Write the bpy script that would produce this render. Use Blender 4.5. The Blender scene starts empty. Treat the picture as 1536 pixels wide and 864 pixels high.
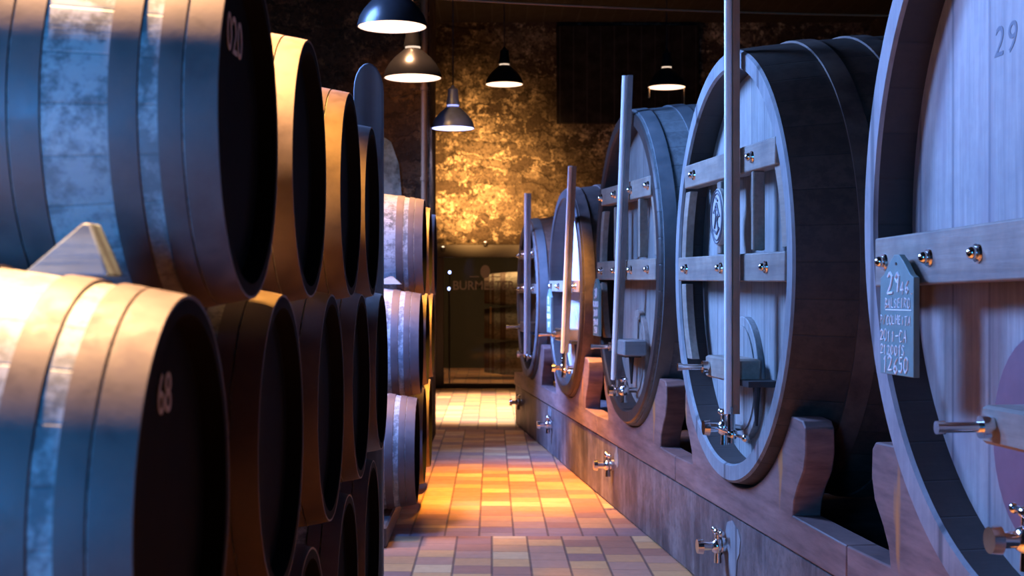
import bpy, math, random
from mathutils import Vector, Matrix
random.seed(7)
PI = math.pi
scene = bpy.context.scene
COL = scene.collection
R = math.radians

# ------------------------------------------------------------------ materials
class NT:
    def __init__(s, m):
        s.nt = m.node_tree; s.n = s.nt.nodes; s.l = s.nt.links
        s.b = s.n['Principled BSDF']
    def add(s, t, **k):
        n = s.n.new(t)
        for a, v in k.items(): setattr(n, a, v)
        return n
    def put(s, sock, v):
        if v is None: return
        if hasattr(v, 'is_linked') or hasattr(v, 'links'): s.l.new(v, sock)
        else: sock.default_value = v
    def math(s, op, a, b=None, c=None):
        n = s.add('ShaderNodeMath', operation=op)
        s.put(n.inputs[0], a); s.put(n.inputs[1], b); s.put(n.inputs[2], c)
        return n.outputs[0]
    def mix(s, f, a, b, mode='MIX'):
        n = s.add('ShaderNodeMix', data_type='RGBA', blend_type=mode)
        s.put(n.inputs[0], f); s.put(n.inputs[6], a); s.put(n.inputs[7], b)
        return n.outputs[2]
    def coords(s):
        t = s.add('ShaderNodeTexCoord'); return t.outputs['Object']
    def sep(s, v):
        n = s.add('ShaderNodeSeparateXYZ'); s.l.new(v, n.inputs[0]); return n.outputs
    def comb(s, x, y, z):
        n = s.add('ShaderNodeCombineXYZ')
        s.put(n.inputs[0], x); s.put(n.inputs[1], y); s.put(n.inputs[2], z); return n.outputs[0]
    def scale(s, v, sc, off=(0, 0, 0)):
        n = s.add('ShaderNodeMapping'); s.l.new(v, n.inputs[0])
        n.inputs['Scale'].default_value = sc; n.inputs['Location'].default_value = off; return n.outputs[0]
    def noise(s, v, scale, detail=4, rough=.6):
        n = s.add('ShaderNodeTexNoise'); s.l.new(v, n.inputs['Vector'])
        n.inputs['Scale'].default_value = scale; n.inputs['Detail'].default_value = detail
        n.inputs['Roughness'].default_value = rough; return n.outputs['Fac']
    def white(s, v, dims='3D'):
        n = s.add('ShaderNodeTexWhiteNoise', noise_dimensions=dims)
        s.l.new(v, n.inputs['W' if dims == '1D' else 'Vector']); return n.outputs['Value'], n.outputs['Color']
    def ramp(s, f, stops, interp='LINEAR'):
        n = s.add('ShaderNodeValToRGB'); s.l.new(f, n.inputs[0]); e = n.color_ramp.elements
        n.color_ramp.interpolation = interp
        while len(e) < len(stops): e.new(.5)
        for q, (p, c) in zip(e, stops):
            q.position = p; q.color = (c[0], c[1], c[2], 1) if isinstance(c, tuple) else (c, c, c, 1)
        return n.outputs[0]
    def bump(s, h, st=.3, dist=.01):
        n = s.add('ShaderNodeBump'); s.l.new(h, n.inputs['Height'])
        n.inputs['Strength'].default_value = st; n.inputs['Distance'].default_value = dist
        s.l.new(n.outputs[0], s.b.inputs['Normal'])
    def color(s, c): s.put(s.b.inputs['Base Color'], c)

def newmat(name, rough=.6, metal=0., base=(.5, .5, .5), spec=.5):
    m = bpy.data.materials.new(name); m.use_nodes = True
    t = NT(m); t.b.inputs['Roughness'].default_value = rough; t.b.inputs['Metallic'].default_value = metal
    t.b.inputs['Base Color'].default_value = (*base, 1); t.b.inputs['Specular IOR Level'].default_value = spec
    return m, t

def plain(name, base, rough=.6, metal=0., var=.25, sc=30, spec=.5, bump=.15):
    m, t = newmat(name, rough, metal, base, spec)
    v = t.coords(); f = t.noise(v, sc)
    a = tuple(x * (1 - var) for x in base) + (1,); b = tuple(min(1, x * (1 + var)) for x in base) + (1,)
    t.color(t.mix(f, a, b)); t.bump(f, bump, .004)
    return m

def staves(name, c1, c2, n=28, dirt=.5, dirtcol=(.03, .025, .02), rough=.6, seam=.4, spec=.4):
    """wood of a round body whose axis is local X: one stave per angular slice"""
    m, t = newmat(name, rough, spec=spec)
    v = t.coords(); x, y, z = t.sep(v)[0:3]
    ang = t.math('MULTIPLY', t.math('ARCTAN2', z, y), n / (2 * PI))
    idx = t.math('FLOOR', ang); fr = t.math('FRACT', t.math('ADD', ang, 100.))
    wv, _ = t.white(idx, '1D')
    grain = t.noise(t.scale(v, (3, 26, 26)), 2.2, 6, .65)
    blot = t.noise(v, 19, 6, .75)
    big = t.noise(v, 3.1, 3, .6)
    c = t.mix(t.math('MULTIPLY_ADD', grain, .6, t.math('MULTIPLY', wv, .4)), (*c1, 1), (*c2, 1))
    d = t.ramp(blot, [(.44, 0.), (.57, 1.)])
    c = t.mix(t.math('MULTIPLY', t.math('MULTIPLY', d, big), dirt * 1.6), c, (*dirtcol, 1))
    e = t.math('ABSOLUTE', t.math('SUBTRACT', fr, .5))
    line = t.ramp(e, [(.47, 0.), (.495, 1.)])
    c = t.mix(t.math('MULTIPLY', line, seam), c, (*dirtcol, 1))
    t.color(c)
    t.bump(t.math('SUBTRACT', t.math('MULTIPLY', grain, .5), line), .35, .004)
    return m

def boards(name, c1, c2, w=.14, axis='y', grain_axis='z', dirt=.35, dirtcol=(.05, .045, .05), rough=.6, seam=.7, spec=.4, stain=None):
    """flat boards: board index along `axis`, grain along `grain_axis`"""
    m, t = newmat(name, rough, spec=spec)
    v = t.coords(); s3 = t.sep(v); d = dict(x=s3[0], y=s3[1], z=s3[2])
    a = t.math('DIVIDE', d[axis], w); idx = t.math('FLOOR', a); fr = t.math('FRACT', t.math('ADD', a, 100.))
    wv, _ = t.white(idx, '1D')
    sc = {'x': (1.2, 22, 22), 'y': (22, 1.2, 22), 'z': (22, 22, 1.2)}[grain_axis]
    grain = t.ramp(t.noise(t.scale(v, sc), 2.0, 6, .65), [(.32, 0.), (.68, 1.)]); blot = t.noise(v, 6, 5, .65)
    c = t.mix(t.math('MULTIPLY_ADD', grain, .65, t.math('MULTIPLY', wv, .35)), (*c1, 1), (*c2, 1))
    c = t.mix(t.math('MULTIPLY', t.ramp(blot, [(.4, 0.), (.7, 1.)]), dirt), c, (*dirtcol, 1))
    if stain:
        st = t.ramp(t.noise(t.scale(v, (1, 3.2, .7), (3, 1, 2)), 2.4, 3), [(.52, 0.), (.66, 1.)])
        c = t.mix(t.math('MULTIPLY', st, .55), c, (*stain, 1))
    e = t.math('ABSOLUTE', t.math('SUBTRACT', fr, .5))
    line = t.ramp(e, [(.455, 0.), (.485, 1.)])
    c = t.mix(t.math('MULTIPLY', line, seam), c, (*dirtcol, 1)); t.color(c)
    t.bump(t.math('SUBTRACT', t.math('MULTIPLY', grain, .5), line), .3, .003)
    return m

def rust(name, base, var, rough=.5, metal=.5, sc=9):
    m, t = newmat(name, rough, metal, base)
    v = t.coords(); f = t.noise(v, sc, 6, .7)
    t.color(t.mix(t.ramp(f, [(.35, 0.), (.65, 1.)]), (*base, 1), (*var, 1))); t.bump(f, .2, .003)
    t.l.new(t.ramp(f, [(.3, rough - .1), (.7, rough + .25)]), t.b.inputs['Roughness'])
    return m

def emis(name, col, st):
    m, t = newmat(name, .4, base=col)
    t.b.inputs['Emission Color'].default_value = (*col, 1); t.b.inputs['Emission Strength'].default_value = st
    return m

def tile_floor():
    m, t = newmat('terracotta tiles', .5, spec=.35)
    v = t.coords(); x, y, z = t.sep(v)[0:3]
    bandid = t.math('FLOOR', t.math('DIVIDE', t.math('SUBTRACT', y, 1.72), 6.16))
    yb = t.math('FRACT', t.math('DIVIDE', t.math('SUBTRACT', y, 1.72), 6.16))
    band = t.math('LESS_THAN', yb, .045)
    xs = t.math('ADD', t.math('DIVIDE', x, .2), t.math('MULTIPLY', bandid, .37)); xi = t.math('FLOOR', xs); xf = t.math('FRACT', t.math('ADD', xs, 100.))
    ys = t.math('ADD', t.math('DIVIDE', y, .2), t.math('MULTIPLY', xi, .13)); yi = t.math('FLOOR', ys); yf = t.math('FRACT', t.math('ADD', ys, 100.))
    wv, _ = t.white(t.comb(xi, yi, 3.3))
    c = t.ramp(wv, [(0, (.62, .30, .12)), (.18, (.40, .17, .10)), (.36, (.70, .36, .13)), (.55, (.50, .25, .15)),
                    (.72, (.74, .46, .22)), (.88, (.33, .16, .12)), (1, (.66, .33, .10))], 'CONSTANT')
    n1 = t.noise(v, 9, 5, .65)
    c = t.mix(t.math('MULTIPLY', n1, .5), c, (.30, .17, .12, 1))
    c = t.mix(t.math('MULTIPLY', band, .85), c, (.26, .17, .17, 1))
    gx = t.ramp(t.math('ABSOLUTE', t.math('SUBTRACT', xf, .5)), [(.455, 0.), (.485, 1.)])
    gy = t.ramp(t.math('ABSOLUTE', t.math('SUBTRACT', yf, .5)), [(.46, 0.), (.49, 1.)])
    gy = t.math('MULTIPLY', gy, .6)
    g = t.math('MAXIMUM', gx, gy)
    c = t.mix(t.math('MULTIPLY', g, .75), c, (.07, .045, .04, 1))
    c = t.mix(.16, c, (0, 0, 0, 1))
    t.color(c)
    t.bump(t.math('SUBTRACT', t.math('MULTIPLY', n1, .3), g), .4, .004)
    t.l.new(t.ramp(n1, [(.3, .42), (.7, .62)]), t.b.inputs['Roughness'])
    return m

def stone(name, light=(.66, .52, .36), dark=(.06, .042, .03), sc=1.0):
    """rubble masonry laid in rough courses, ragged pale mortar, chipped faces"""
    m, t = newmat(name, .9, spec=.15)
    v = t.coords()
    dd = t.add('ShaderNodeTexNoise'); t.l.new(v, dd.inputs['Vector']); dd.inputs['Scale'].default_value = 1.7; dd.inputs['Detail'].default_value = 7; dd.inputs['Roughness'].default_value = .7
    ds = t.add('ShaderNodeVectorMath', operation='SCALE'); t.l.new(dd.outputs['Color'], ds.inputs[0]); ds.inputs['Scale'].default_value = .75
    dv = t.add('ShaderNodeVectorMath', operation='ADD'); t.l.new(v, dv.inputs[0]); t.l.new(ds.outputs[0], dv.inputs[1])
    x, y, z = t.sep(dv.outputs[0])[0:3]
    bv = t.comb(t.math('ADD', x, y), z, 0.)
    br = t.add('ShaderNodeTexBrick'); t.l.new(bv, br.inputs['Vector']); br.inputs['Scale'].default_value = sc
    br.inputs['Brick Width'].default_value = .46; br.inputs['Row Height'].default_value = .21; br.inputs['Mortar Size'].default_value = .03
    br.inputs['Mortar Smooth'].default_value = .8; br.offset = .37; br.squash = 1.6; br.squash_frequency = 3
    br.inputs['Color1'].default_value = (0, 0, 0, 1); br.inputs['Color2'].default_value = (1, 1, 1, 1); br.inputs['Mortar'].default_value = (.5, .5, .5, 1)
    fine = t.noise(v, 7, 9, .72); grit = t.noise(v, 27, 6, .75); big = t.noise(v, .9, 4, .6)
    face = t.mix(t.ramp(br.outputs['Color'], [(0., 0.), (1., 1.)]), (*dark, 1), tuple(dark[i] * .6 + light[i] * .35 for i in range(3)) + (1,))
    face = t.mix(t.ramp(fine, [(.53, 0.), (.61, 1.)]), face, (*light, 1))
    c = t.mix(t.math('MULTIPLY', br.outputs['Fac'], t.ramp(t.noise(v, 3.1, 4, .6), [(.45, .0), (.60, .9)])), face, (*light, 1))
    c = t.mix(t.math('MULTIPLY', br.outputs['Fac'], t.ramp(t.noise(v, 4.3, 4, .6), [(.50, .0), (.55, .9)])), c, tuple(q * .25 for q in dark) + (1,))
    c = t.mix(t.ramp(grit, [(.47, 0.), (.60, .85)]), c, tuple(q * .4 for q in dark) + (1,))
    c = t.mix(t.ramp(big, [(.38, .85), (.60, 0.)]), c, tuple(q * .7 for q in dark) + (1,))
    t.color(c)
    h = t.math('MULTIPLY_ADD', fine, .8, t.math('MULTIPLY', br.outputs['Fac'], -.35))
    t.bump(t.math('MULTIPLY_ADD', grit, .5, h), 1.0, .05)
    return m

def glassmat():
    m, t = newmat('door glass', .03, base=(.75, .85, .8))
    t.b.inputs['Transmission Weight'].default_value = 1; t.b.inputs['IOR'].default_value = 1.2
    return m

def plinthmat():
    m, t = newmat('painted plinth', .55, spec=.35)
    v = t.coords(); a = t.noise(v, 2.2, 6, .7); b = t.noise(t.scale(v, (4, 4, .8)), 2.2, 4, .6); g = t.noise(v, 25, 4, .7)
    c = t.ramp(a, [(.36, (.05, .04, .042)), (.5, (.11, .085, .082)), (.64, (.22, .17, .155))])
    c = t.mix(t.math('MULTIPLY', t.ramp(b, [(.5, 0.), (.7, 1.)]), .28), c, (.42, .38, .36, 1))
    c = t.mix(t.math('MULTIPLY', t.ramp(g, [(.5, 0.), (.65, 1.)]), .4), c, (.05, .04, .04, 1))
    t.color(c); t.bump(g, .3, .004); return m

def cradlemat():
    m, t = newmat('cradle wood red brown', .55, spec=.35)
    v = t.coords(); a = t.noise(t.scale(v, (2, 1.2, 9)), 2, 6, .65); s = t.noise(t.scale(v, (1, 2.2, .5)), 2.4, 3, .5)
    c = t.ramp(a, [(.35, (.13, .075, .07)), (.65, (.27, .16, .14))])
    c = t.mix(t.ramp(s, [(.66, 0.), (.72, .8)]), c, (.50, .20, .05, 1))
    t.color(c); t.bump(a, .25, .004); return m

M = {}
M['floor'] = tile_floor()
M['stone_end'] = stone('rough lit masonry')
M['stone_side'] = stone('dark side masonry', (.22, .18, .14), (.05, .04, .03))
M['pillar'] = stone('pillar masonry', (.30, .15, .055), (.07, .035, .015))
M['ceil'] = boards('ceiling planks', (.016, .013, .010), (.03, .024, .018), .25, 'x', 'y', spec=.15, rough=.85)
M['beam'] = boards('dark beam', (.05, .038, .03), (.09, .07, .055), .6, 'z', 'x', rough=.8, spec=.2)
M['barrel_wood'] = staves('barrel oak grey', (.30, .29, .27), (.50, .47, .42), 26, .75, (.05, .05, .05), .55, .35)
M['barrel_hoop'] = rust('barrel hoop iron', (.115, .078, .07), (.165, .112, .095), .5, .25, 12)
M['black_head'] = plain('black painted head', (.007, .006, .006), .8, 0, .3, 20, .05)
M['bare_head'] = staves('bare barrel end', (.03, .02, .015), (.05, .03, .02), 20)
M['stencil'] = plain('white stencil paint', (.50, .46, .43), .8, 0, .2, 60)
M['chock'] = boards('weathered chock', (.16, .20, .22), (.26, .30, .32), .5, 'y', 'x')
M['rail'] = boards('dark rail', (.07, .05, .04), (.12, .09, .07), .5, 'x', 'y')
M['post'] = boards('grey post', (.10, .12, .14), (.16, .18, .20), .9, 'x', 'z')
M['cask_dark'] = staves('cask body dark brown', (.05, .034, .026), (.10, .072, .055), 44, .5, (.02, .018, .016), .55, .5)
M['cask_slate'] = staves('cask body slate', (.15, .18, .19), (.25, .28, .28), 44, .4, (.04, .045, .05), .55, .5)
M['cask_red'] = staves('cask body red brown', (.14, .075, .05), (.24, .13, .085), 44, .4, (.03, .02, .02), .55, .5)
M['cask_hoop'] = rust('cask hoop iron', (.06, .045, .04), (.17, .115, .085), .5, .2, 7)
M['cask_hoop_slate'] = rust('cask hoop painted', (.12, .15, .165), (.19, .21, .22), .5, .2, 7)
M['rim_light'] = boards('cask rim pale', (.20, .21, .22), (.34, .34, .33), .5, 'y', 'z', spec=.35)
M['rim_dark'] = staves('cask rim dark', (.028, .020, .018), (.06, .045, .04), 44, .3, (.02, .02, .02), .5)
M['rim_mid'] = boards('cask rim steel grey', (.24, .23, .24), (.36, .33, .32), .5, 'y', 'z', spec=.35)
M['head_wood'] = boards('cask head oak', (.20, .20, .19), (.44, .42, .39), .19, 'y', 'z', .35, (.12, .11, .12), .55, .6, .4)
M['head_wine'] = boards('cask head oak stained', (.26, .23, .22), (.48, .43, .40), .23, 'y', 'z', .35, (.14, .12, .14), .55, .7, .4, stain=(.30, .24, .25))
M['head_cream'] = boards('cask head cream', (.62, .56, .52), (.78, .72, .68), .24, 'y', 'z', .12, (.3, .26, .25), .55, .4, .4)
M['bar_wood'] = boards('cask bar oak', (.24, .19, .145), (.40, .33, .26), .9, 'z', 'y', .55, (.10, .09, .09), .55, .3)
M['plaque'] = plain('pale plaque', (.46, .43, .38), .5, 0, .25, 40)
M['plaque_ink'] = plain('plaque relief ink', (.10, .10, .13), .6)
M['chrome'] = plain('chrome', (.80, .78, .76), .16, 1., .05, 8, bump=0)
M['brass'] = plain('worn brass', (.62, .42, .22), .28, 1., .15, 14, bump=.05)
M['door_wine'] = plain('wine stained hatch', (.20, .10, .13), .5, 0, .3, 9)
M['dark_iron'] = plain('dark iron', (.05, .045, .045), .5, .6)
M['slate'] = plain('grey green slate board', (.15, .22, .20), .6, 0, .35, 12)
M['chalk'] = plain('chalk', (.80, .80, .78), .9, 0, .1)
M['gauge_white'] = plain('gauge tube white', (.88, .88, .86), .3, 0, .03)
M['gauge_wood'] = boards('gauge backing wood', (.34, .20, .13), (.46, .28, .18), .5, 'y', 'z')
M['cradle'] = cradlemat()
M['plinth'] = plinthmat()
M['shade_black'] = plain('black enamel shade', (.015, .015, .018), .3, .2)
M['shade_blue_lit'] = plain('enamel shade with painted blue light', (.40, .47, .6), .35, .2)  # blue light falling on the shade is put into its colour
M['shade_in'] = plain('white enamel inside', (.8, .8, .78), .4)
M['bulb_warm'] = emis('warm diffuser', (1, .66, .46), 2.6)
M['bulb_cool'] = emis('cool diffuser', (.42, .48, 1), 5.0)
M['vent_glow'] = emis('warm vent slit', (1, .75, .55), 1.0)
M['vent_cool'] = emis('cool vent slit', (.4, .45, 1), 1.6)
M['frame'] = plain('dark bronze door frame', (.022, .016, .012), .45, .3)
M['glass'] = glassmat()
M['etch'] = plain('frosted lettering', (.17, .15, .14), .8, 0, .1)
M['led'] = emis('blue white indicator', (.35, .4, 1), 9)
M['led_warm'] = emis('warm header lamp', (1, .75, .5), 3)
M['conduit'] = plain('brown conduit', (.20, .10, .04), .5, .2)
M['shutter'] = boards('black shutter boards', (.008, .007, .006), (.014, .012, .010), .2, 'x', 'z', rough=.9, spec=.05)
M['roomdark'] = plain('dark room plaster', (.05, .05, .045), .9)
M['rope'] = plain('dark leather strap', (.03, .025, .02), .7)

# ------------------------------------------------------------------ geometry helpers
class MB:
    def __init__(s): s.v = []; s.f = []; s.m = []
    def add(s, vs, fs, mi=0):
        o = len(s.v); s.v += [tuple(p) for p in vs]
        for f in fs: s.f.append(tuple(o + i for i in f)); s.m.append(mi)
        return s
    def box(s, x0, x1, y0, y1, z0, z1, mi=0, c=.0):
        if c <= 0:
            vs = [(x, y, z) for x in (x0, x1) for y in (y0, y1) for z in (z0, z1)]
            return s.add(vs, [(0, 1, 3, 2), (4, 6, 7, 5), (0, 4, 5, 1), (2, 3, 7, 6), (0, 2, 6, 4), (1, 5, 7, 3)], mi)
        # chamfered box: hull built by three rings along z
        def ring(z, d):
            a, b, e, g = x0 + d, x1 - d, y0 + d, y1 - d
            return [(a + c, e, z), (b - c, e, z), (b, e + c, z), (b, g - c, z), (b - c, g, z), (a + c, g, z), (a, g - c, z), (a, e + c, z)]
        rs = [ring(z0, c), ring(z0 + c, 0), ring(z1 - c, 0), ring(z1, c)]
        vs = sum(rs, []); fs = [tuple(range(7, -1, -1)), tuple(range(24, 32))]
        for k in range(3):
            for i in range(8):
                j = (i + 1) % 8; fs.append((k * 8 + i, k * 8 + j, k * 8 + 8 + j, k * 8 + 8 + i))
        return s.add(vs, fs, mi)
    def rev(s, prof, axis='x', n=64, ru=1., rv=1., mi=0, o=(0, 0, 0), closed=False, mis=None):
        """revolve (s, r) about an axis; ru, rv scale the two radii"""
        vs = []; L = len(prof)
        for i in range(n):
            a = 2 * PI * i / n; ca, sa = math.cos(a) * ru, math.sin(a) * rv
            for (p, r) in prof:
                q = {'x': (p, r * ca, r * sa), 'y': (r * ca, p, r * sa), 'z': (r * ca, r * sa, p)}[axis]
                vs.append((q[0] + o[0], q[1] + o[1], q[2] + o[2]))
        for k in range(L if closed else L - 1):
            k2 = (k + 1) % L
            fs = [(i * L + k, ((i + 1) % n) * L + k, ((i + 1) % n) * L + k2, i * L + k2) for i in range(n)]
            if k == 0: base = len(s.v); s.v += vs
            m = mis[k] if mis else mi
            for f in fs: s.f.append(tuple(base + q for q in f)); s.m.append(m)
        return s
    def tube(s, a, b, r, n=12, r2=None, mi=0):
        a = Vector(a); b = Vector(b); d = (b - a).normalized(); r2 = r if r2 is None else r2
        u = d.orthogonal().normalized(); w = d.cross(u); vs = []
        for i in range(n):
            t = 2 * PI * i / n; q = u * math.cos(t) + w * math.sin(t); vs += [a + q * r, b + q * r2]
        fs = [(2 * i, 2 * ((i + 1) % n), 2 * ((i + 1) % n) + 1, 2 * i + 1) for i in range(n)]
        fs += [tuple(2 * i for i in reversed(range(n))), tuple(2 * i + 1 for i in range(n))]
        return s.add(vs, fs, mi)
    def ball(s, c, r, n=14, sc=(1, 1, 1), mi=0):
        prof = [(-r * math.cos(PI * k / 8), max(r * math.sin(PI * k / 8), 1e-4)) for k in range(9)]
        st = len(s.v); s.rev(prof, 'z', n, mi=mi)
        for i in range(st, len(s.v)):
            p = s.v[i]; s.v[i] = (p[0] * sc[0] + c[0], p[1] * sc[1] + c[1], p[2] * sc[2] + c[2])
        return s
    def prism(s, poly, x0, x1, mi=0):
        """polygon of (y, z) pushed from x0 to x1"""
        n = len(poly); vs = [(x0, y, z) for y, z in poly] + [(x1, y, z) for y, z in poly]
        fs = [tuple(range(n)), tuple(range(2 * n - 1, n - 1, -1))] + [(i, i + n, (i + 1) % n + n, (i + 1) % n) for i in range(n)]
        return s.add(vs, fs, mi)
    def strip(s, A, B, x0, x1, mi=0):
        """solid between two matching (y,z) polylines, x0..x1"""
        n = len(A); vs = []
        for x in (x0, x1):
            vs += [(x, *p) for p in A] + [(x, *p) for p in B]
        fs = []
        for i in range(n - 1):
            fs += [(i, i + 1, n + i + 1, n + i), (2 * n + i, 3 * n + i, 3 * n + i + 1, 2 * n + i + 1),
                   (i, 2 * n + i, 2 * n + i + 1, i + 1), (n + i, n + i + 1, 3 * n + i + 1, 3 * n + i)]
        fs += [(0, n, 3 * n, 2 * n), (n - 1, 3 * n - 1, 4 * n - 1, 2 * n - 1)]
        return s.add(vs, fs, mi)
    def build(s, name, mats, parent=None, loc=(0, 0, 0), sharp=32, bevel=0):
        me = bpy.data.meshes.new(name); me.from_pydata(s.v, [], s.f)
        mats = mats if isinstance(mats, (list, tuple)) else [mats]
        for m in mats: me.materials.append(M[m] if isinstance(m, str) else m)
        me.polygons.foreach_set('material_index', s.m); me.update()
        import bmesh
        b = bmesh.new(); b.from_mesh(me); bmesh.ops.recalc_face_normals(b, faces=b.faces); b.to_mesh(me); b.free()
        me.polygons.foreach_set('use_smooth', [True] * len(me.polygons)); me.set_sharp_from_angle(angle=R(sharp))
        o = bpy.data.objects.new(name, me); COL.objects.link(o); o.location = loc
        if parent: o.parent = parent
        if bevel:
            bv = o.modifiers.new('bevel', 'BEVEL'); bv.width = bevel; bv.segments = 2; bv.limit_method = 'ANGLE'
        return o

def tag(o, label=None, cat=None, group=None, kind=None):
    if label: o['label'] = label
    if cat: o['category'] = cat
    if group: o['group'] = group
    if kind: o['kind'] = kind
    return o
def empty(name, loc, rz=0):
    o = bpy.data.objects.new(name, None); COL.objects.link(o); o.location = loc; o.rotation_euler = (0, 0, rz)
    o.empty_display_size = .1; return o
def kids(o): return [c for c in COL.objects if c.parent == o]
def copy_tree(o, parent=None):
    c = o.copy(); COL.objects.link(c)
    if parent is not None: c.parent = parent
    for ch in kids(o): copy_tree(ch, c)
    return c
def struct(name, mb, mat, **k):
    o = mb.build(name, mat, **k); o['kind'] = 'structure'; return o

def text_mesh(name, txt, size, mat, parent, mtx, extr=.0015, shear=0, align='CENTER', space=1., off=0):
    cu = bpy.data.curves.new(name, 'FONT'); cu.body = txt; cu.size = size; cu.extrude = extr; cu.shear = shear
    cu.align_x = align; cu.align_y = 'CENTER'; cu.space_character = space; cu.offset = off; cu.resolution_u = 4
    t = bpy.data.objects.new(name + '_tmp', cu); COL.objects.link(t)
    dg = bpy.context.evaluated_depsgraph_get(); dg.update()
    me = bpy.data.meshes.new_from_object(t.evaluated_get(dg)); bpy.data.objects.remove(t)
    me.name = name; me.transform(mtx); me.materials.clear(); me.materials.append(M[mat])
    o = bpy.data.objects.new(name, me); COL.objects.link(o)
    if parent: o.parent = parent
    return o
# text facing local -X (read by a viewer on the -X side): right is -Y, up is Z
FACE_NX = Matrix(((0, 0, -1, 0), (-1, 0, 0, 0), (0, 1, 0, 0), (0, 0, 0, 1)))
# text facing local +X: right is +Y
FACE_PX = Matrix(((0, 0, 1, 0), (1, 0, 0, 0), (0, 1, 0, 0), (0, 0, 0, 1)))
FACE_NY = Matrix(((1, 0, 0, 0), (0, 0, -1, 0), (0, 1, 0, 0), (0, 0, 0, 1)))

# ------------------------------------------------------------------ camera
cam = bpy.data.cameras.new('camera'); co = bpy.data.objects.new('camera', cam); COL.objects.link(co)
co.location = (0, 0, 1.4); co.rotation_euler = (R(90), 0, 0)
cam.sensor_width = 36; cam.lens = 2050 / 1536 * 36; cam.shift_x = 30 / 1536; cam.shift_y = 8 / 1536
cam.clip_start = .05; cam.clip_end = 100
cam.dof.use_dof = True; cam.dof.focus_distance = 5.2; cam.dof.aperture_fstop = 5.0
scene.camera = co

# ------------------------------------------------------------------ room
YE = 20.2; XL = -2.6; XR = 5.6; H = 5.4; YB = -3.
struct('floor', MB().box(XL - .3, XR + .3, YB - .3, 26, -.1, 0), 'floor')
struct('ceiling', MB().box(XL - .3, XR + .3, YB - .3, 26, H, H + .1), 'ceil')
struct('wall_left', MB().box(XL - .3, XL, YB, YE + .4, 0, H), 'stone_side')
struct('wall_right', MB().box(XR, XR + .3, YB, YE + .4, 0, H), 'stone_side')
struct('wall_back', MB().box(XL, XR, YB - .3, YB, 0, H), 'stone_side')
# end wall with a doorway
DX0, DX1, DZ = -.83, 1.45, 2.12
w = MB(); w.box(XL, DX0, YE, YE + .4, 0, H); w.box(DX1, XR, YE, YE + .4, 0, H); w.box(DX0, DX1, YE, YE + .4, DZ, H)
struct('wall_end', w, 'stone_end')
# masonry pier that stands out from the left wall past the far stack
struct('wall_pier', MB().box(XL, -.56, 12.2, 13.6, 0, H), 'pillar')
# pale limewash left on the pier
mm, t = newmat('old limewash', .9, spec=.2)
v = t.coords(); f = t.noise(v, 5, 6, .7); t.color(t.mix(t.ramp(f, [(.35, 0.), (.6, 1.)]), (.06, .065, .045, 1), (.26, .29, .22, 1))); t.bump(f, .5, .01)
M['lime'] = mm
lime = [(-.8, 1.8), (-.8, 2.2), (-.83, 2.55), (-.9, 2.75), (-1.0, 2.82), (-1.3, 2.8), (-1.6, 2.7), (-1.7, 2.0), (-1.6, 1.7)]
pm = MB(); vs = [(x, 12.185, z) for x, z in lime] + [(x, 12.2, z) for x, z in lime]; n = len(lime)
pm.add(vs, [tuple(range(n)), tuple(range(2 * n - 1, n - 1, -1))] + [(i, i + n, (i + 1) % n + n, (i + 1) % n) for i in range(n)])
struct('trim_1', pm, 'lime')
# shuttered opening high in the end wall
struct('window_1', MB().box(.95, 3.05, YE - .09, YE - .005, 3.9, 5.35, c=.01), 'shutter')
# roof timbers
for k, yb_ in enumerate((3.2, 7.2, 11.2, 15.2)):
    struct('ceiling_beam', MB().box(XL, XR, yb_ - .12, yb_ + .12, 4.75, 5.0, c=.015), 'beam')
    br = MB(); br.tube((2.3 + .0, yb_, 4.8), (1.6, yb_, 5.38), .07, 4)
    struct('ceiling_brace', br, 'beam')

# ------------------------------------------------------------------ glass door and the room behind
fr = MB(); fr.box(DX0, DX1, YE - .06, YE + .02, 1.93, DZ, c=.006); fr.box(DX0, DX0 + .12, YE - .06, YE + .02, 0, 1.93, c=.006)
fr.box(DX1 - .12, DX1, YE - .06, YE + .02, 0, 1.93, c=.006); fr.box(DX0 + .12, DX1 - .12, YE - .05, YE + .01, 0, .07, c=.006)
door = empty('door_1', (0, 0, 0)); door['kind'] = 'structure'
fr.build('door_frame', 'frame', door)
MB().box(DX0 + .12, DX1 - .12, YE - .025, YE - .013, .07, 1.93).build('glass_pane', 'glass', door)
hd = MB().tube((-.02, YE - .09, .95), (-.02, YE - .09, 1.2), .012); hd.tube((-.02, YE - .09, .98), (-.02, YE - .026, .98), .008); hd.tube((-.02, YE - .09, 1.17), (-.02, YE - .026, 1.17), .008)
hd.build('door_handle', 'brass', door)
bd = text_mesh('glass_lettering', 'BURMESTER', .185, 'etch', door, Matrix.Translation((-.125, YE - .029, 1.51)) @ Matrix.Scale(.93, 4, (1, 0, 0)) @ FACE_NY, .001, off=.002)
em = MB()
em.rev([(-.003, .001), (-.003, .085), (.0, .085)], 'y', 28, ru=.85, rv=1.15, o=(-.10, YE - .03, 1.72))
em.box(-.33, -.19, YE - .032, YE - .028, 1.64, 1.652); em.box(-.01, .13, YE - .032, YE - .028, 1.64, 1.652)
em.build('glass_emblem', 'etch', door)
struct('wall_far_room', MB().box(-3, 3, 25.6, 25.8, 0, 3.4), 'roomdark')
struct('wall_far_room_left', MB().box(-3.1, -2.9, YE + .4, 25.8, 0, 3.4), 'roomdark')
struct('wall_far_room_right', MB().box(2.9, 3.1, YE + .4, 25.8, 0, 3.4), 'roomdark')
struct('ceiling_far_room', MB().box(-3, 3, YE + .4, 25.8, 3.2, 3.3), 'roomdark')
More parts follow.
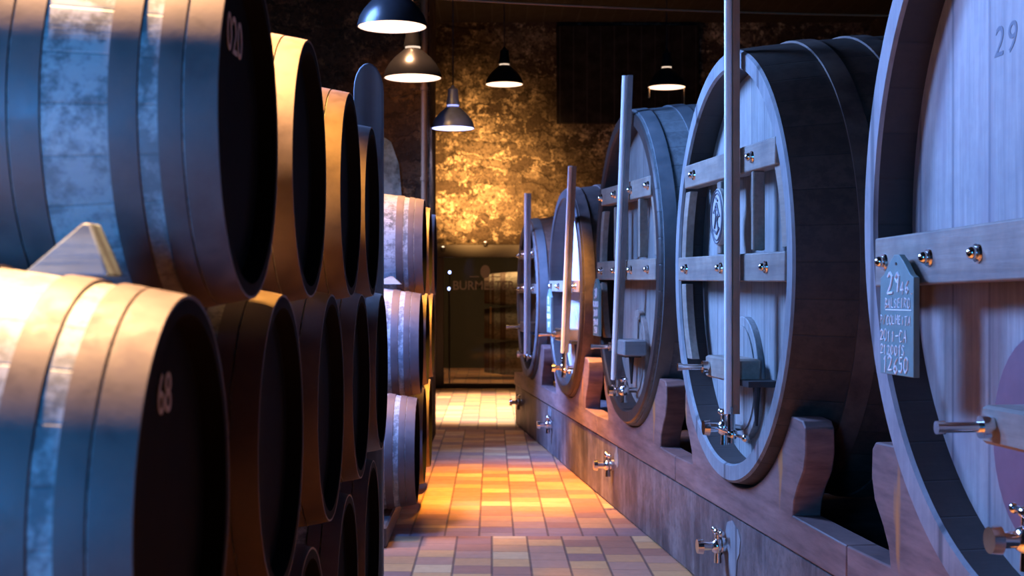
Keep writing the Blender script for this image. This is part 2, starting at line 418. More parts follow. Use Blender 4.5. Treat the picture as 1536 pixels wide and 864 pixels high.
for i, (lx, lz) in enumerate(((-.645, 1.72), (-.655, 1.47))):
    c = empty('indicator_light', (lx, YE + .6, lz))
    MB().rev([(.0, .001), (0, .028), (.03, .028), (.03, .001)], 'y', 16).build('housing', 'dark_iron', c)
    MB().ball((0, -.002, 0), .02, 12, (1, .6, 1.2)).build('lens', 'led', c)
    MB().tube((0, .015, -.02), (0, .015, -lz + .0), .008, 8).build('stem', 'dark_iron', c)
    tag(c, ['upper small blue white indicator light glowing behind the glass door', 'lower small blue white indicator light glowing behind the glass door'][i], 'light', 'indicator lights behind the glass')
for lx, lz, lb in ((-.10, 2.13, 'small warm uplight on the header above the door emblem'), (-.72, 2.06, 'small warm uplight at the left corner of the door header')):
    c = empty('header_light', (lx, YE - .10, lz))
    MB().rev([(-.03, .001), (-.03, .03), (.02, .035), (.02, .028), (0, .026), (0, .001)], 'z', 16).build('housing', 'dark_iron', c)
    MB().ball((0, 0, .012), .024, 12, (1, 1, .9)).build('lens', 'led_warm', c)
    tag(c, lb, 'light', 'uplights over the glass door')
c = empty('switch_box', (-.87, YE, 1.62))
MB().box(-.05, .05, -.035, 0, -.09, .09, c=.006).build('casing', 'plaque', c); MB().box(-.018, .018, -.045, -.03, -.03, .03).build('rocker', 'dark_iron', c)
tag(c, 'small tan switch box on the end wall left of the glass door', 'switch')
# conduit down the corner of the pier
c = MB().tube((-.60, 12.12, .02), (-.60, 12.12, 4.2), .03, 12)
for z in (.6, 1.6, 2.4, 3.2): c.tube((-.60, 12.12, z), (-.60, 12.12, z + .03), .038, 12); c.box(-.61, -.59, 12.12, 12.21, z, z + .03)
tag(c.build('pipe', 'conduit'), 'thin brown vertical pipe running down the corner of the stone pier', 'pipe')
c = MB()
pts = [(-.4 + .5 * i, 9.0, 3.48 - .10 * i + .035 * math.sin(PI * i / 10)) for i in range(11)]
pts = [(-2.6 + 8.2 * i / 12, 9.5, 3.60 - .28 * i / 12 - .1 * math.sin(PI * i / 12)) for i in range(13)]
for a, b in zip(pts, pts[1:]): c.tube(a, b, .008, 6)
tag(c.build('overhead_cable', 'conduit'), 'thin dark cable strung across the cellar under the roof', 'cable')

# ------------------------------------------------------------------ left hand barrels
BL = 1.32; RH = .305; RB = .376
def rb(x): return RB - (RB - RH) * (abs(2 * x / BL)) ** 1.9
def make_barrel():
    t = empty('wine_barrel', (0, 0, 0))
    h = BL / 2; N = 96
    xs = [-h + BL * k / 32 for k in range(33)]
    prof = [(x, rb(x)) for x in xs]
    prof = [(-h + .035, rb(h) - .055), (-h + .035, rb(h) - .03), (-h, rb(h) - .022)] + prof + [(h, rb(h) - .022), (h - .035, rb(h) - .03), (h - .035, rb(h) - .055)]
    mis = [0] * (len(prof) - 1)
    for k in range(len(prof) - 5, len(prof) - 1): mis[k] = 1
    o = MB().rev(prof, 'x', N, mis=mis).build('staves', ['barrel_wood', 'black_head'], t, (0, 0, RB), sharp=25)
    hd = MB().rev([(h - .05, .0005), (h - .05, RH - .026), (h - .036, RH - .026), (h - .036, .0005)], 'x', 64, closed=False)
    hd.build('front_head', 'black_head', t, (0, 0, RB))
    MB().rev([(-h + .05, .0005), (-h + .05, RH - .026), (-h + .036, RH - .026), (-h + .036, .0005)], 'x', 64).build('rear_head', 'bare_head', t, (0, 0, RB))
    for a, b in ((.0, .052), (.056, .092), (.124, .168), (.272, .318), (.322, .366)):
        for sgn in (1, -1):
            x1, x0 = h - a, h - b
            p = [(x0, rb(x0) + .0005), (x0, rb(x0) + .005), ((x0 + x1) / 2, rb((x0 + x1) / 2) + .0055), (x1, rb(x1) + .005), (x1, rb(x1) + .0005)]
            p = [(sgn * q[0], q[1]) for q in p]
            o = MB().rev(p, 'x', N).build('hoop', 'barrel_hoop', t, (0, 0, RB), sharp=40)
    MB().rev([(RB - .004, .001), (RB - .004, .026), (RB + .012, .022), (RB + .012, .001)], 'z', 16).build('bung', 'barrel_hoop', t, (0, 0, RB))
    return t
XH = -.44
proto = make_barrel(); used = False
def place(Y, zc, label, group, dx=0., rot=None):
    global used
    t = proto if not used else copy_tree(proto); used = True
    t.location = (XH - BL / 2 + dx, Y, zc - RB); tag(t, label, 'barrel', group)
    return t
G1 = 'barrels of the near stack'; G2 = 'barrels of the far stack'
A = [(2.50, 'largest top row barrel at the upper left with 020 on its end'),
     (3.32, 'second barrel from the camera in the near stack top row, its side lit golden'),
     (4.18, 'third barrel from the camera in the near stack top row, between two golden sided ones'),
     (5.04, 'last and farthest barrel of the near stack top row, beside the round topped post')]
B = [(1.98, 'cream lit brown hooped barrel at the lower left with 68 on its black end'),
     (2.88, 'middle row barrel in dark shade just right of the one numbered 68'),
     (3.76, 'third middle row barrel of the near stack, golden only near its top'),
     (4.62, 'fourth middle row barrel of the near stack with a bright yellow top'),
     (5.47, 'last middle row barrel of the near stack, hidden in shade beside the aisle')]
Cc = [(2.42, 'bottom row barrel under the gap behind the one numbered 68'), (3.30, 'second bottom row barrel of the near stack, almost black'),
      (4.18, 'third bottom row barrel of the near stack in deep shade'), (5.04, 'last bottom row barrel of the near stack with a bluish top edge')]
ZA, ZB, ZC = 1.70, 1.087, .472
nearA = [place(y, ZA, l, G1, dx) for (y, l), dx in zip(A, (0, .0, .01, 0))]
nearB = [place(y, ZB, l, G1, dx) for (y, l), dx in zip(B, (0, .0, 0, .0, .0))]
place(1.54, ZC, 'front bottom row barrel below the one numbered 68', G1)
for y, l in Cc: place(y, ZC, l, G1)
T = [(8.93, 'front top row barrel of the far stack with pink lit top and blue side'), (9.80, 'second top row barrel of the far stack, only a lit sliver showing'),
     (10.66, 'farthest top row barrel of the far stack, a thin lit rim near the door')]
Mm = [(8.50, 'front middle row barrel of the far stack with two pale stripes'), (9.37, 'second middle row barrel of the far stack with a lit top edge'), (10.23, 'farthest middle row barrel of the far stack')]
Bb = [(8.05, 'front bottom row barrel of the far stack standing over the floor tiles'), (8.93, 'second bottom row barrel of the far stack'), (9.80, 'farthest bottom row barrel of the far stack in black shade')]
for y, l in T: place(y, ZA, l, G2)
for y, l in Mm: place(y, ZB, l, G2)
for y, l in Bb: place(y, ZC, l, G2)
# painted numbers on the black ends
def number(barrel, txt, size, y, z):
    o = text_mesh('stencil_number', txt, size, 'stencil', barrel, Matrix.Translation((BL / 2 - .0345, y, RB + z)) @ FACE_PX, .0008)
    o['label'] = 'white stencilled number'
number(nearA[0], '020', .10, .02, .17); number(nearA[0], '35', .06, -.08, -.18)
number(nearB[0], '68', .085, .0, .165)

# rails under the stacks
def rail(x, y0, y1, label):
    o = MB().box(-.06, .06, y0, y1, 0, .118, c=.01)
    tag(o.build('support_rail', 'rail', loc=(x, 0, 0), bevel=0), label, 'beam', 'rails under the barrel stacks')
rail(XH - .2, 1.0, 5.6, 'dark timber rail under the aisle end of the near barrel stack')
rail(XH - BL + .2, 1.0, 5.6, 'dark timber rail under the wall end of the near barrel stack')
rail(XH - .2, 7.5, 10.4, 'dark timber rail under the aisle end of the far barrel stack')
rail(XH - BL + .2, 7.5, 10.4, 'dark timber rail under the wall end of the far barrel stack')
# wedges that stop the end barrels from rolling (triangular, sitting on the row below)
def wedge(x, y, z, label, w=.13, h=.08, d=.09, rot=0):
    m = MB()
    m.add([(-w / 2, -d / 2, 0), (w / 2, -d / 2, 0), (w / 2, d / 2, 0), (-w / 2, d / 2, 0), (w * .12, d / 2, h), (w * .12, -d * .1, h), (w * .22, d / 2, h), (w * .22, -d * .1, h)],
          [(0, 3, 2, 1), (0, 1, 7, 5), (1, 2, 6, 7), (2, 3, 4, 6), (3, 0, 5, 4), (5, 7, 6, 4)])
    o = m.build('wooden_chock', 'chock', bevel=.004); o.location = (x, y, z); o.rotation_euler = (0, 0, rot)
    tag(o, label, 'chock', 'wooden wedges between barrels')
wedge(-.625, 2.04, 1.425, 'blue grey wooden wedge between the largest top barrel and the cream barrel below')
wedge(-.66, 8.50, 1.455, 'small bluish wooden wedge on the front of the far stack under its top barrel', .2, .05, .1)
# stanchion with rounded top behind the near stack
p = [(-.065, 0), (.065, 0), (.065, 2.30)] + [(.065 * math.cos(PI * k / 10), 2.30 + .12 * math.sin(PI * k / 10)) for k in range(1, 10)] + [(-.065, 2.30)]
n = len(p); m = MB(); m.add([(x, -.035, z) for x, z in p] + [(x, .035, z) for x, z in p],
    [tuple(range(n)), tuple(range(2 * n - 1, n - 1, -1))] + [(i, i + n, (i + 1) % n + n, (i + 1) % n) for i in range(n)])
o = m.build('retaining_post', 'post', bevel=.008); o.location = (-.548, 6.08, 0)
tag(o, 'blue grey wooden post with rounded top standing behind the near barrel stack', 'post')

# ------------------------------------------------------------------ right hand casks
K = .0945; TH = math.atan(K)
def front_plane(Y, c0): return c0 - K * Y
def arc_pts(rad, z0, z1, side, hc, sv=1., n=10):
    """points on a circle (local y, z) between two heights"""
    out = []
    for i in range(n + 1):
        z = z0 + (z1 - z0) * i / n; q = max(rad ** 2 - ((z - hc) / sv) ** 2, 0); out.append((side * math.sqrt(q), z))
    return out
def tap(parent, y, z, x0, x1, hand=.16, mat='chrome'):
    """spirit tap standing out from the cask head toward -x"""
    t = MB(); t.tube((x0, y, z), (x1, y, z), .016, 14); t.rev([(x0 - .02, .001), (x0 - .02, .04), (x0, .04), (x0, .001)], 'x', 20, o=(0, y, z))
    m = x1 + .035
    t.ball((m, y, z), .036, 16); t.tube((m - .005, y, z), (m - .075, y, z), .02, 14); t.rev([(x1 - .06, .001), (x1 - .06, .032), (x1 - .035, .036), (x1 - .035, .001)], 'x', 18, o=(0, y, z))
    t.tube((m, y, z), (m, y, z + .06), .015, 12); t.ball((m, y, z + .065), .024, 12, (1, 1, .7))
    t.tube((m, y, z), (m, y, z - .075), .014, 12, .018)
    o = t.build('tap', mat, parent)
    hn = MB().tube((m, y - .06, z + .065), (m, y + .06, z + .065), .009, 10).ball((m, y - .065, z + .065), .014, 10).ball((m, y + .065, z + .065), .014, 10)
    hn.build('tap_handle', mat, o)
    return o

def make_cask(name, Y, Ru, Rv, hc, body, rim, head, hoopm, bars, label, group='great casks along the right side', ringw=.085, L=2.2, gauge=None, side=True, firsthoop=True, posts=(), pin=True, bolts=None, crossmat='bar_wood', gmat=('gauge_white', 'gauge_wood')):
    xc = front_plane(Y, 1.574); zb = hc - Rv
    t = empty(name, (xc, Y, zb), TH); tag(t, label, 'cask', group)
    h = hc - zb   # local height of the axis
    sv = Rv / Ru
    bulge = .085
    def r(s): return Ru + bulge * (1 - (2 * s / L - 1) ** 2)
    rin = Ru - ringw; D = .12
    prof = [(D + .03, rin - .0), (D, rin), (.012, rin + .004), (0, rin + .012), (0, Ru - .01), (.01, Ru)] + [(L * k / 24, r(L * k / 24)) for k in range(1, 25)] + [(L, Ru - .05), (L - D, Ru - .06)]
    mis = [1, 1, 1, 1, 1] + [0] * (len(prof) - 6)
    mis[0] = 2; mis[1] = 2  # recess walls darkened: shade inside the rim put into the colour
    MB().rev(prof, 'x', 128, rv=sv, mis=mis).build('staves', [body, rim, 'rim_dark'], t, (0, 0, h), sharp=28)
    MB().rev([(D, .0005), (D, rin + .004), (D + .05, rin + .004), (D + .05, .0005)], 'x', 96, rv=sv).build('head', head, t, (0, 0, h))
    MB().rev([(L - D, .0005), (L - D, Ru - .05), (L - D - .05, Ru - .05), (L - D - .05, .0005)], 'x', 64, rv=sv).build('rear_head', 'cask_dark', t, (0, 0, h))
    hs = [(.24, .32), (.47, .55), (.78, .87), (1.33, 1.42), (1.65, 1.73), (1.88, 1.96), (2.1, 2.18)]
    if firsthoop: hs = [(.025, .10)] + hs
    for a, b in hs:
        p = [(a, r(a) - .002), (a, r(a) + .009), ((a + b) / 2, r((a + b) / 2) + .0095), (b, r(b) + .009), (b, r(b) - .002)]
        MB().rev(p, 'x', 128, rv=sv).build('hoop', hoopm, t, (0, 0, h), sharp=40)
    def ch(zabs, rad=rin): return math.sqrt(max(rad ** 2 - ((zabs - hc) / sv) ** 2, 0))
    for k, (zl, zr, th_) in enumerate(bars):     # bar heights at the +y end and at the -y end
        yl = ch(max(zl, zl), rin + .004) - .008; yr = -ch(zr, rin + .004) + .008
        a = [(yl, zl - th_ / 2 - zb), (yr, zr - th_ / 2 - zb)]; b = [(yl, zl + th_ / 2 - zb), (yr, zr + th_ / 2 - zb)]
        bo = MB().strip(a, b, -.004, .066).build('cross_bar', 'bar_wood', t, bevel=.006)
        for f in (bolts[k] if bolts else (.8, .28, -.28, -.8)):
            y = f * rin if abs(f) < 1.01 else f; zz = (zl + zr) / 2 + (zl - zr) / 2 * f - zb
            bb = MB().rev([(-.01, .001), (-.01, .024), (-.004, .026), (-.004, .001)], 'x', 18, o=(0, y, zz)); bb.ball((-.016, y, zz), .017, 14, (1.1, 1, 1))
            bb.build('bolt', 'chrome', bo)
    if len(bars) > 1:
        ztop = min(bars[0][0], bars[0][1]) - bars[0][2] / 2 + .004; zbot = max(bars[1][0], bars[1][1]) + bars[1][2] / 2 - .004
        for sd in (1, -1):
            A_ = arc_pts(rin - .006, zbot, ztop, sd, hc, sv); B_ = arc_pts(rin - .085, zbot, ztop, sd, hc, sv)
            MB().strip([(y, z - zb) for y, z in A_], [(y, z - zb) for y, z in B_], .012, .05).build('side_batten', 'bar_wood', t, bevel=.003)
        for (yy, wd) in posts:
            MB().box(.0, .05, yy - wd / 2, yy + wd / 2, zbot - zb, ztop - zb, c=.004).build('upright', 'bar_wood', t)
        zlow = min(bars[1]) if False else min(bars[1][0], bars[1][1]) - bars[1][2] / 2
        A_ = arc_pts(rin - .006, zlow - .36, zlow + .004, 1, hc, sv); B_ = arc_pts(rin - .085, zlow - .36, zlow + .004, 1, hc, sv)
        MB().strip([(y, z - zb) for y, z in A_], [(y, z - zb) for y, z in B_], .012, .05).build('side_batten', 'bar_wood', t, bevel=.003)
    # hatch near the foot of the head, its clamp bar and the sampling cock
    hz = 1.05 - zb; yc = .13 if Y < 4 else .05
    poly = [(yc + .25 * math.cos(a) * (1 if abs(math.sin(a)) < 2 else 1), hz - .02 + .27 * math.sin(a)) for a in [2 * PI * k / 36 for k in range(36)]]
    ht = MB().prism(poly, D - .03, D + .002).build('hatch', 'door_wine' if name == 'oak_cask' and Y < 4 else head, t, bevel=.004)
    inner = [(yc + .21 * math.cos(2 * PI * k / 36), hz - .02 + .23 * math.sin(2 * PI * k / 36)) for k in range(36)]
    MB().prism(inner, D - .036, D - .028).build('hatch_panel', 'door_wine' if Y < 4 else head, ht)
    cb = MB().box(-.045, D - .03, -.24, .16, hz - .02, hz + .075, c=.008).build('clamp_bar', crossmat, t)
    cb['label'] = 'clamp bar across the hatch'
    if pin:
        p = MB().tube((-.05, .10, hz + .025), (-.165, .10, hz + .025), .013, 14); p.rev([(-.075, .001), (-.075, .028), (-.047, .028), (-.047, .001)], 'x', 18, o=(0, .10, hz + .025)); p.tube((-.165, .10, hz + .025), (-.185, .10, hz + .025), .017, 14)
        p.build('sampling_cock', 'chrome', cb)
    tap(t, 0.02, .815 - zb, D, -.03)
    if gauge:
        yb_, zb_, yt_, zt_ = gauge
        g = MB().strip([(yb_ - .02, zb_ - zb), (yt_ - .02, zt_ - zb)], [(yb_ + .02, zb_ - zb), (yt_ + .02, zt_ - zb)], -.042, -.014)
        go = g.build('level_gauge', gmat[1], t); go['label'] = 'tall wooden level gauge with white tube'
        MB().tube((-.058, yb_ - .0, zb_ - zb), (-.058, yt_ - .0, zt_ - zb), .0165, 12).build('gauge_tube', gmat[0], go)
        q = MB().tube((-.03, .02, .815 - zb), (-.03, yb_ - .16, .815 - zb), .008, 10); q.ball((-.03, yb_ - .16, .815 - zb), .016, 12); q.tube((-.045, yb_, .78 - zb), (-.045, yb_, zb_ + .03 - zb), .017, 12); q.ball((-.04, yb_, .815 - zb), .024, 12)
        q.build('gauge_foot', 'chrome', go)
        bz = 1.03 - zb
        k = MB().box(-.012, D, yb_ - .14, yb_ + .02, bz - .012, bz + .012).tube((.03, yb_ - .11, bz), (.03, yb_ - .11, bz - .17), .018, 10, .006)
        k.build('gauge_bracket', 'dark_iron', go)
    return t, zb

c1, z1 = make_cask('oak_cask', 3.226, 1.076, 1.076, 1.612, 'cask_dark', 'rim_mid', 'head_wine', 'cask_hoop', [(1.494, 1.52, .148)],
    'nearest great cask at the right edge with 29 inked on its weathered pale head', bolts=[(.91, .58, .27, -.06, -.4, -.75)], ringw=.095)
c2, z2 = make_cask('oak_cask', 5.945, .95, .93, 1.515, 'cask_dark', 'rim_light', 'head_wood', 'cask_hoop', [(1.965, 1.945, .11), (1.52, 1.50, .115)],
    'second great cask from the right with oval emblem plaque and blue lit head', gauge=(-.27, .90, -.27, 2.80), posts=((.10, .06), (-.42, .03)), firsthoop=False, bolts=[(.62, -.5), (.80, .05, -.72)])
c3, z3 = make_cask('oak_cask', 8.25, 1.0, .935, 1.555, 'cask_slate', 'rim_dark', 'head_wood', 'cask_hoop_slate', [(2.03, 1.99, .11), (1.55, 1.53, .12)],
    'third great cask from the right with slate grey body and a leaning gauge', gauge=(.02, .88, -.34, 2.66), posts=((.30, .04), (.12, .04), (-.45, .04)), crossmat='chock', gmat=('gauge_white', 'rim_light'))
c4, z4 = make_cask('oak_cask', 10.73, .886, .803, 1.41, 'cask_dark', 'rim_dark', 'head_cream', 'cask_hoop', [(1.46, 1.45, .09)],
    'fourth great cask from the right with cream white head', gauge=(-.36, .95, -.74, 2.33), crossmat='brass', gmat=('gauge_white', 'rim_light'))
c5, z5 = make_cask('oak_cask', 13.16, .828, .754, 1.35, 'cask_red', 'rim_light', 'head_wood', 'cask_hoop_slate', [(1.78, 1.77, .09), (1.45, 1.44, .09)],
    'farthest and smallest great cask by the glass door with reddish brown body', gauge=(-.42, .83, -.46, 2.33), posts=((.1, .05),), gmat=('gauge_white', 'rim_light'))

# number inked on the nearest cask, plaque on the second
o = text_mesh('cask_number', '29', .115, 'plaque_ink', c1, Matrix.Translation((.1195, .37, 2.066 - z1)) @ FACE_NX, .0006, shear=.15, space=1.25)
o['label'] = 'number 29 in dark ink'
pl = MB(); yy, zz = .085, 1.737 - z2
pl.prism([(yy + .105 * math.cos(2 * PI * k / 40), zz + .125 * math.sin(2 * PI * k / 40)) for k in range(40)], -.012, .012)
po = pl.build('emblem_plaque', 'plaque', c2, bevel=.003); po['label'] = 'pale oval emblem plaque with dark outline'
rl = MB()
for s_ in (1, .88):
    ring = [(yy + .098 * s_ * math.cos(2 * PI * k / 40), zz + .117 * s_ * math.sin(2 * PI * k / 40)) for k in range(40)]
    for a, b in zip(ring, ring[1:] + ring[:1]): rl.tube((-.013, *a), (-.013, *b), .0035, 6)
fig = [[(-.03, -.06), (-.01, -.02), (-.03, .02), (0, .06), (.03, .03), (.01, .0), (.035, -.05)], [(-.05, .0), (-.02, .03), (.02, .035), (.05, .02)], [(-.045, -.05), (0, -.075), (.05, -.055)], [(-.02, .07), (.015, .085)]]
for f in fig:
    for a, b in zip(f, f[1:]): rl.tube((-.013, yy + a[0], zz + a[1]), (-.013, yy + b[0], zz + b[1]), .0055, 6)
rl.build('emblem_relief', 'plaque_ink', po)

# chalk boards hung from the cross bars
STROKES = {  # hand written letters as pen strokes on a 0..1 by 0..1.4 box
 '0': [[(.5, 1.4), (.1, 1.1), (.05, .4), (.4, 0), (.85, .4), (.85, 1.1), (.5, 1.4)]], '1': [[(.2, 1.1), (.5, 1.4), (.45, 0)]],
 '2': [[(.05, 1.1), (.4, 1.4), (.85, 1.1), (.6, .6), (.05, .05), (.95, .1)]], '3': [[(.1, 1.3), (.6, 1.4), (.8, 1.05), (.4, .75), (.85, .4), (.5, 0), (.05, .15)]],
 '4': [[(.6, 0), (.65, 1.4), (.05, .5), (.95, .5)]], '5': [[(.9, 1.4), (.25, 1.35), (.2, .8), (.7, .85), (.85, .35), (.5, 0), (.05, .1)]],
 '6': [[(.8, 1.4), (.25, .9), (.1, .3), (.5, 0), (.85, .35), (.5, .7), (.15, .45)]], '9': [[(.8, 1.0), (.45, .7), (.1, 1.0), (.45, 1.4), (.8, 1.1), (.65, 0)]],
 'A': [[(.0, 0), (.5, 1.4), (.9, 0)], [(.2, .5), (.8, .55)]], 'B': [[(.1, 0), (.15, 1.4), (.7, 1.2), (.2, .75), (.85, .45), (.1, 0)]],
 'C': [[(.85, 1.2), (.45, 1.4), (.1, .8), (.3, .05), (.85, .2)]], 'E': [[(.85, 1.4), (.15, 1.35), (.1, .05), (.85, .0)], [(.1, .75), (.7, .78)]],
 'H': [[(.1, 1.4), (.1, 0)], [(.85, 1.4), (.8, 0)], [(.1, .7), (.82, .75)]], 'I': [[(.4, 1.4), (.4, 0)]], 'L': [[(.2, 1.4), (.1, .05), (.85, .0)]],
 'N': [[(.1, 0), (.1, 1.35), (.8, .05), (.85, 1.4)]], 'O': [[(.5, 1.4), (.1, 1.0), (.1, .3), (.5, 0), (.9, .4), (.85, 1.1), (.5, 1.4)]],
 'P': [[(.1, 0), (.15, 1.4), (.8, 1.2), (.7, .75), (.15, .65)]], 'R': [[(.1, 0), (.15, 1.4), (.8, 1.15), (.2, .7), (.85, 0)]],
 'S': [[(.85, 1.2), (.45, 1.4), (.1, 1.1), (.75, .5), (.6, .05), (.1, .1)]], 'T': [[(.0, 1.35), (.95, 1.4)], [(.5, 1.4), (.45, 0)]],
 '/': [[(.1, 0), (.8, 1.4)]], '-': [[(.1, .7), (.9, .75)]], '.': [[(.3, .0), (.4, .08)]]}
def hand_line(txt, size, parent, yc, zc):
    m = MB(); cw = size * .62; x0 = -cw * len(txt) / 2; hgt = size * .52
    for i, chh in enumerate(txt):
        ox = x0 + i * cw + random.uniform(-.05, .05) * cw; oz = random.uniform(-.06, .06) * size; k = random.uniform(.88, 1.1); sl = random.uniform(.05, .25)
        for st in STROKES.get(chh, []):
            P = [(-.0098, yc - (ox + (p[0] * .78 + sl * p[1] * .4) * cw * k), zc + oz + (p[1] - .7) * hgt * k) for p in st]
            for a, b in zip(P, P[1:]): m.tube(a, b, size * .045, 5)
    return m.build('chalk_writing', 'chalk', parent)
def chalkboard(cask, y, zt, wd, ht, lines, label, x=-.035):
    """zt: local height of the pointed top"""
    t = empty('chalk_board', cask.matrix_basis @ Vector((x, y, zt - ht)), TH); tag(t, label, 'sign', 'chalk boards hung on the casks')
    a = wd / 2; s = ht - .07
    poly = [(-a, 0), (a, 0), (a, s), (a * .80, s + .008), (a * .42, s + .045), (a * .15, ht - .004), (-a * .15, ht - .004), (-a * .42, s + .045), (-a * .80, s + .008), (-a, s)]
    MB().prism(poly, -.009, .009).build('board', 'slate', t, bevel=.002)
    MB().tube((-.012, 0, ht - .03), (.028, 0, ht - .03), .004, 8).build('nail', 'dark_iron', t)
    for i, (tx, sz, yo, zo, sh) in enumerate(lines):
        hand_line(tx, sz, t, yo, zo)
    return t
cb1 = chalkboard(c1, .70, 1.515 - z1, .245, .35, [('29', .085, .01, .268, .1), ('46.', .055, -.085, .250, .3), ('BALSEIRO', .038, -.01, .208, .2), ('P/COLHEITA', .037, .005, .158, .1), ('2011-CA', .046, .02, .112, .1), ('212001S', .043, .025, .073, .1), ('12650', .062, 0, .030, .1)],
    'grey green chalk board with white handwriting hanging on the nearest cask')
MB().box(-.0105, -.0092, -.11, .08, .186, .189).build('chalk_writing', 'chalk', cb1)
chalkboard(c3, .73, 1.50 - z3, .22, .38, [('30', .08, 0, .28, .1), ('BRANCO', .052, 0, .21, .1), ('2010', .06, 0, .15, .1), ('21040', .055, 0, .09, .1), ('250', .06, 0, .04, .1)],
    'narrow chalk board covered in white writing on the slate grey third cask')
chalkboard(c4, .52, 1.44 - z4, .24, .36, [('31', .08, 0, .26, .1), ('2009', .06, 0, .19, .1), ('BRANCO', .052, 0, .13, .1), ('190', .06, 0, .06, .1)],
    'pale chalk board hanging on the cream headed fourth cask')
for o in list(COL.objects):
    pass

# ------------------------------------------------------------------ plinth and cradles
PC = 1.634
Y0, Y1 = 1.4, 14.64
def pl_local(Y): return Y / math.cos(TH)
pt = empty('plinth', (PC, 0, 0), TH); tag(pt, 'long stained grey brown plinth that carries the row of great casks', 'plinth')
MB().box(0, 2.7, pl_local(Y0), pl_local(Y1) + .0, 0, .425, c=.012).build('plinth_block', 'plinth', pt)
def plinth_tap(Y, h, i):
    y = pl_local(Y) + .0
    p = tap(pt, y, h, .0, -.07); return p
for Y, h in ((11.81, .265), (8.92, .28), (6.16, .262), (14.05, .28)): plinth_tap(Y, h, 0)
# pale splashes of paint behind the lower taps
for Y, h, sy, sz in ((6.03, .27, .10, .14), (8.80, .34, .06, .06), (11.95, .34, .08, .08)):
    y = pl_local(Y); poly = []
    for k in range(18):
        a = 2 * PI * k / 18; q = 1 + .22 * math.sin(3 * a + Y) + .1 * math.sin(5 * a); poly.append((y + sy * q * math.cos(a), h + sz * q * math.sin(a)))
    MB().prism(poly, -.003, .001).build('limescale_patch', 'rim_light', pt)
# one outline per cradle: beam with two horns that hug the cask
def cradle(Yc, Ru, Rv, hc, ym, yp, label):
    xc = front_plane(Yc, PC); t = empty('cask_cradle', (xc, Yc, .425), TH); tag(t, label, 'cradle', 'wooden cradles under the great casks')
    yb_ = -ym; 
    def prof(sR):
        def ych(z): return math.sqrt(max(1 - ((z - hc) / (Rv + sR)) ** 2, 0)) * (Ru + sR)
        zt = .935; yi = ych(zt); wo = .27 if Yc < 4 else .165
        outer = [(yi + .05, zt), (yi + wo - .03, zt - .005), (yi + wo, zt - .03), (yi + wo + .005, zt - .12), (yi + wo - .02, zt - .19), (yi + wo - .09, zt - .26), (yi + wo - .135, zt - .32), (yi + wo - .15, zt - .375)]
        zs = [zt - (zt - (hc - Rv - sR + .004)) * (k / 22) ** 1.0 for k in range(23)]
        zs = [zt + ((hc - Rv - sR) - zt) * math.sin(PI / 2 * k / 22) for k in range(23)]
        inner = [(ych(z), z) for z in zs]
        return outer, inner
    outer, inner = prof(.012 + .01)
    up = [(yp, .555)] + [(y, z) for y, z in reversed(outer)] + inner          # from +y end down to the lowest point
    inn2 = [(-y, z) for y, z in reversed(inner[:-1])]; out2 = [(-y, z) for y, z in outer]
    up += inn2 + out2 + [(ym, .555)]
    poly = [(y, z - .425) for y, z in up] + [(ym, 0), (yp, 0)]
    MB().prism(poly, -.012, .10).build('front_board', 'cradle', t, bevel=.006)
    MB().prism(poly, 1.75, 1.87).build('rear_board', 'cradle', t, bevel=.006)
    return t
info = [(3.226, 1.076, 1.076, 1.612), (5.945, .95, .93, 1.515), (8.25, 1.0, .935, 1.555), (10.73, .886, .803, 1.41), (13.16, .828, .754, 1.35)]
labs = ['nearest cradle with curved horns under the cask numbered 29', 'cradle with tall curved horns and an orange rust streak under the second cask', 'reddish wooden cradle under the slate grey third cask',
        'wooden cradle under the cream headed fourth cask', 'farthest wooden cradle under the smallest cask by the door']
for i, (yc, ru, rv, hc) in enumerate(info):
    lo = (Y0 - yc) if i == 0 else (info[i - 1][0] - yc) * .5 - (.0)
    hi = (Y1 - yc) if i == 4 else (info[i + 1][0] - yc) * .5
    cradle(yc, ru, rv, hc, lo / math.cos(TH) + .004, hi / math.cos(TH) - .004, labs[i])

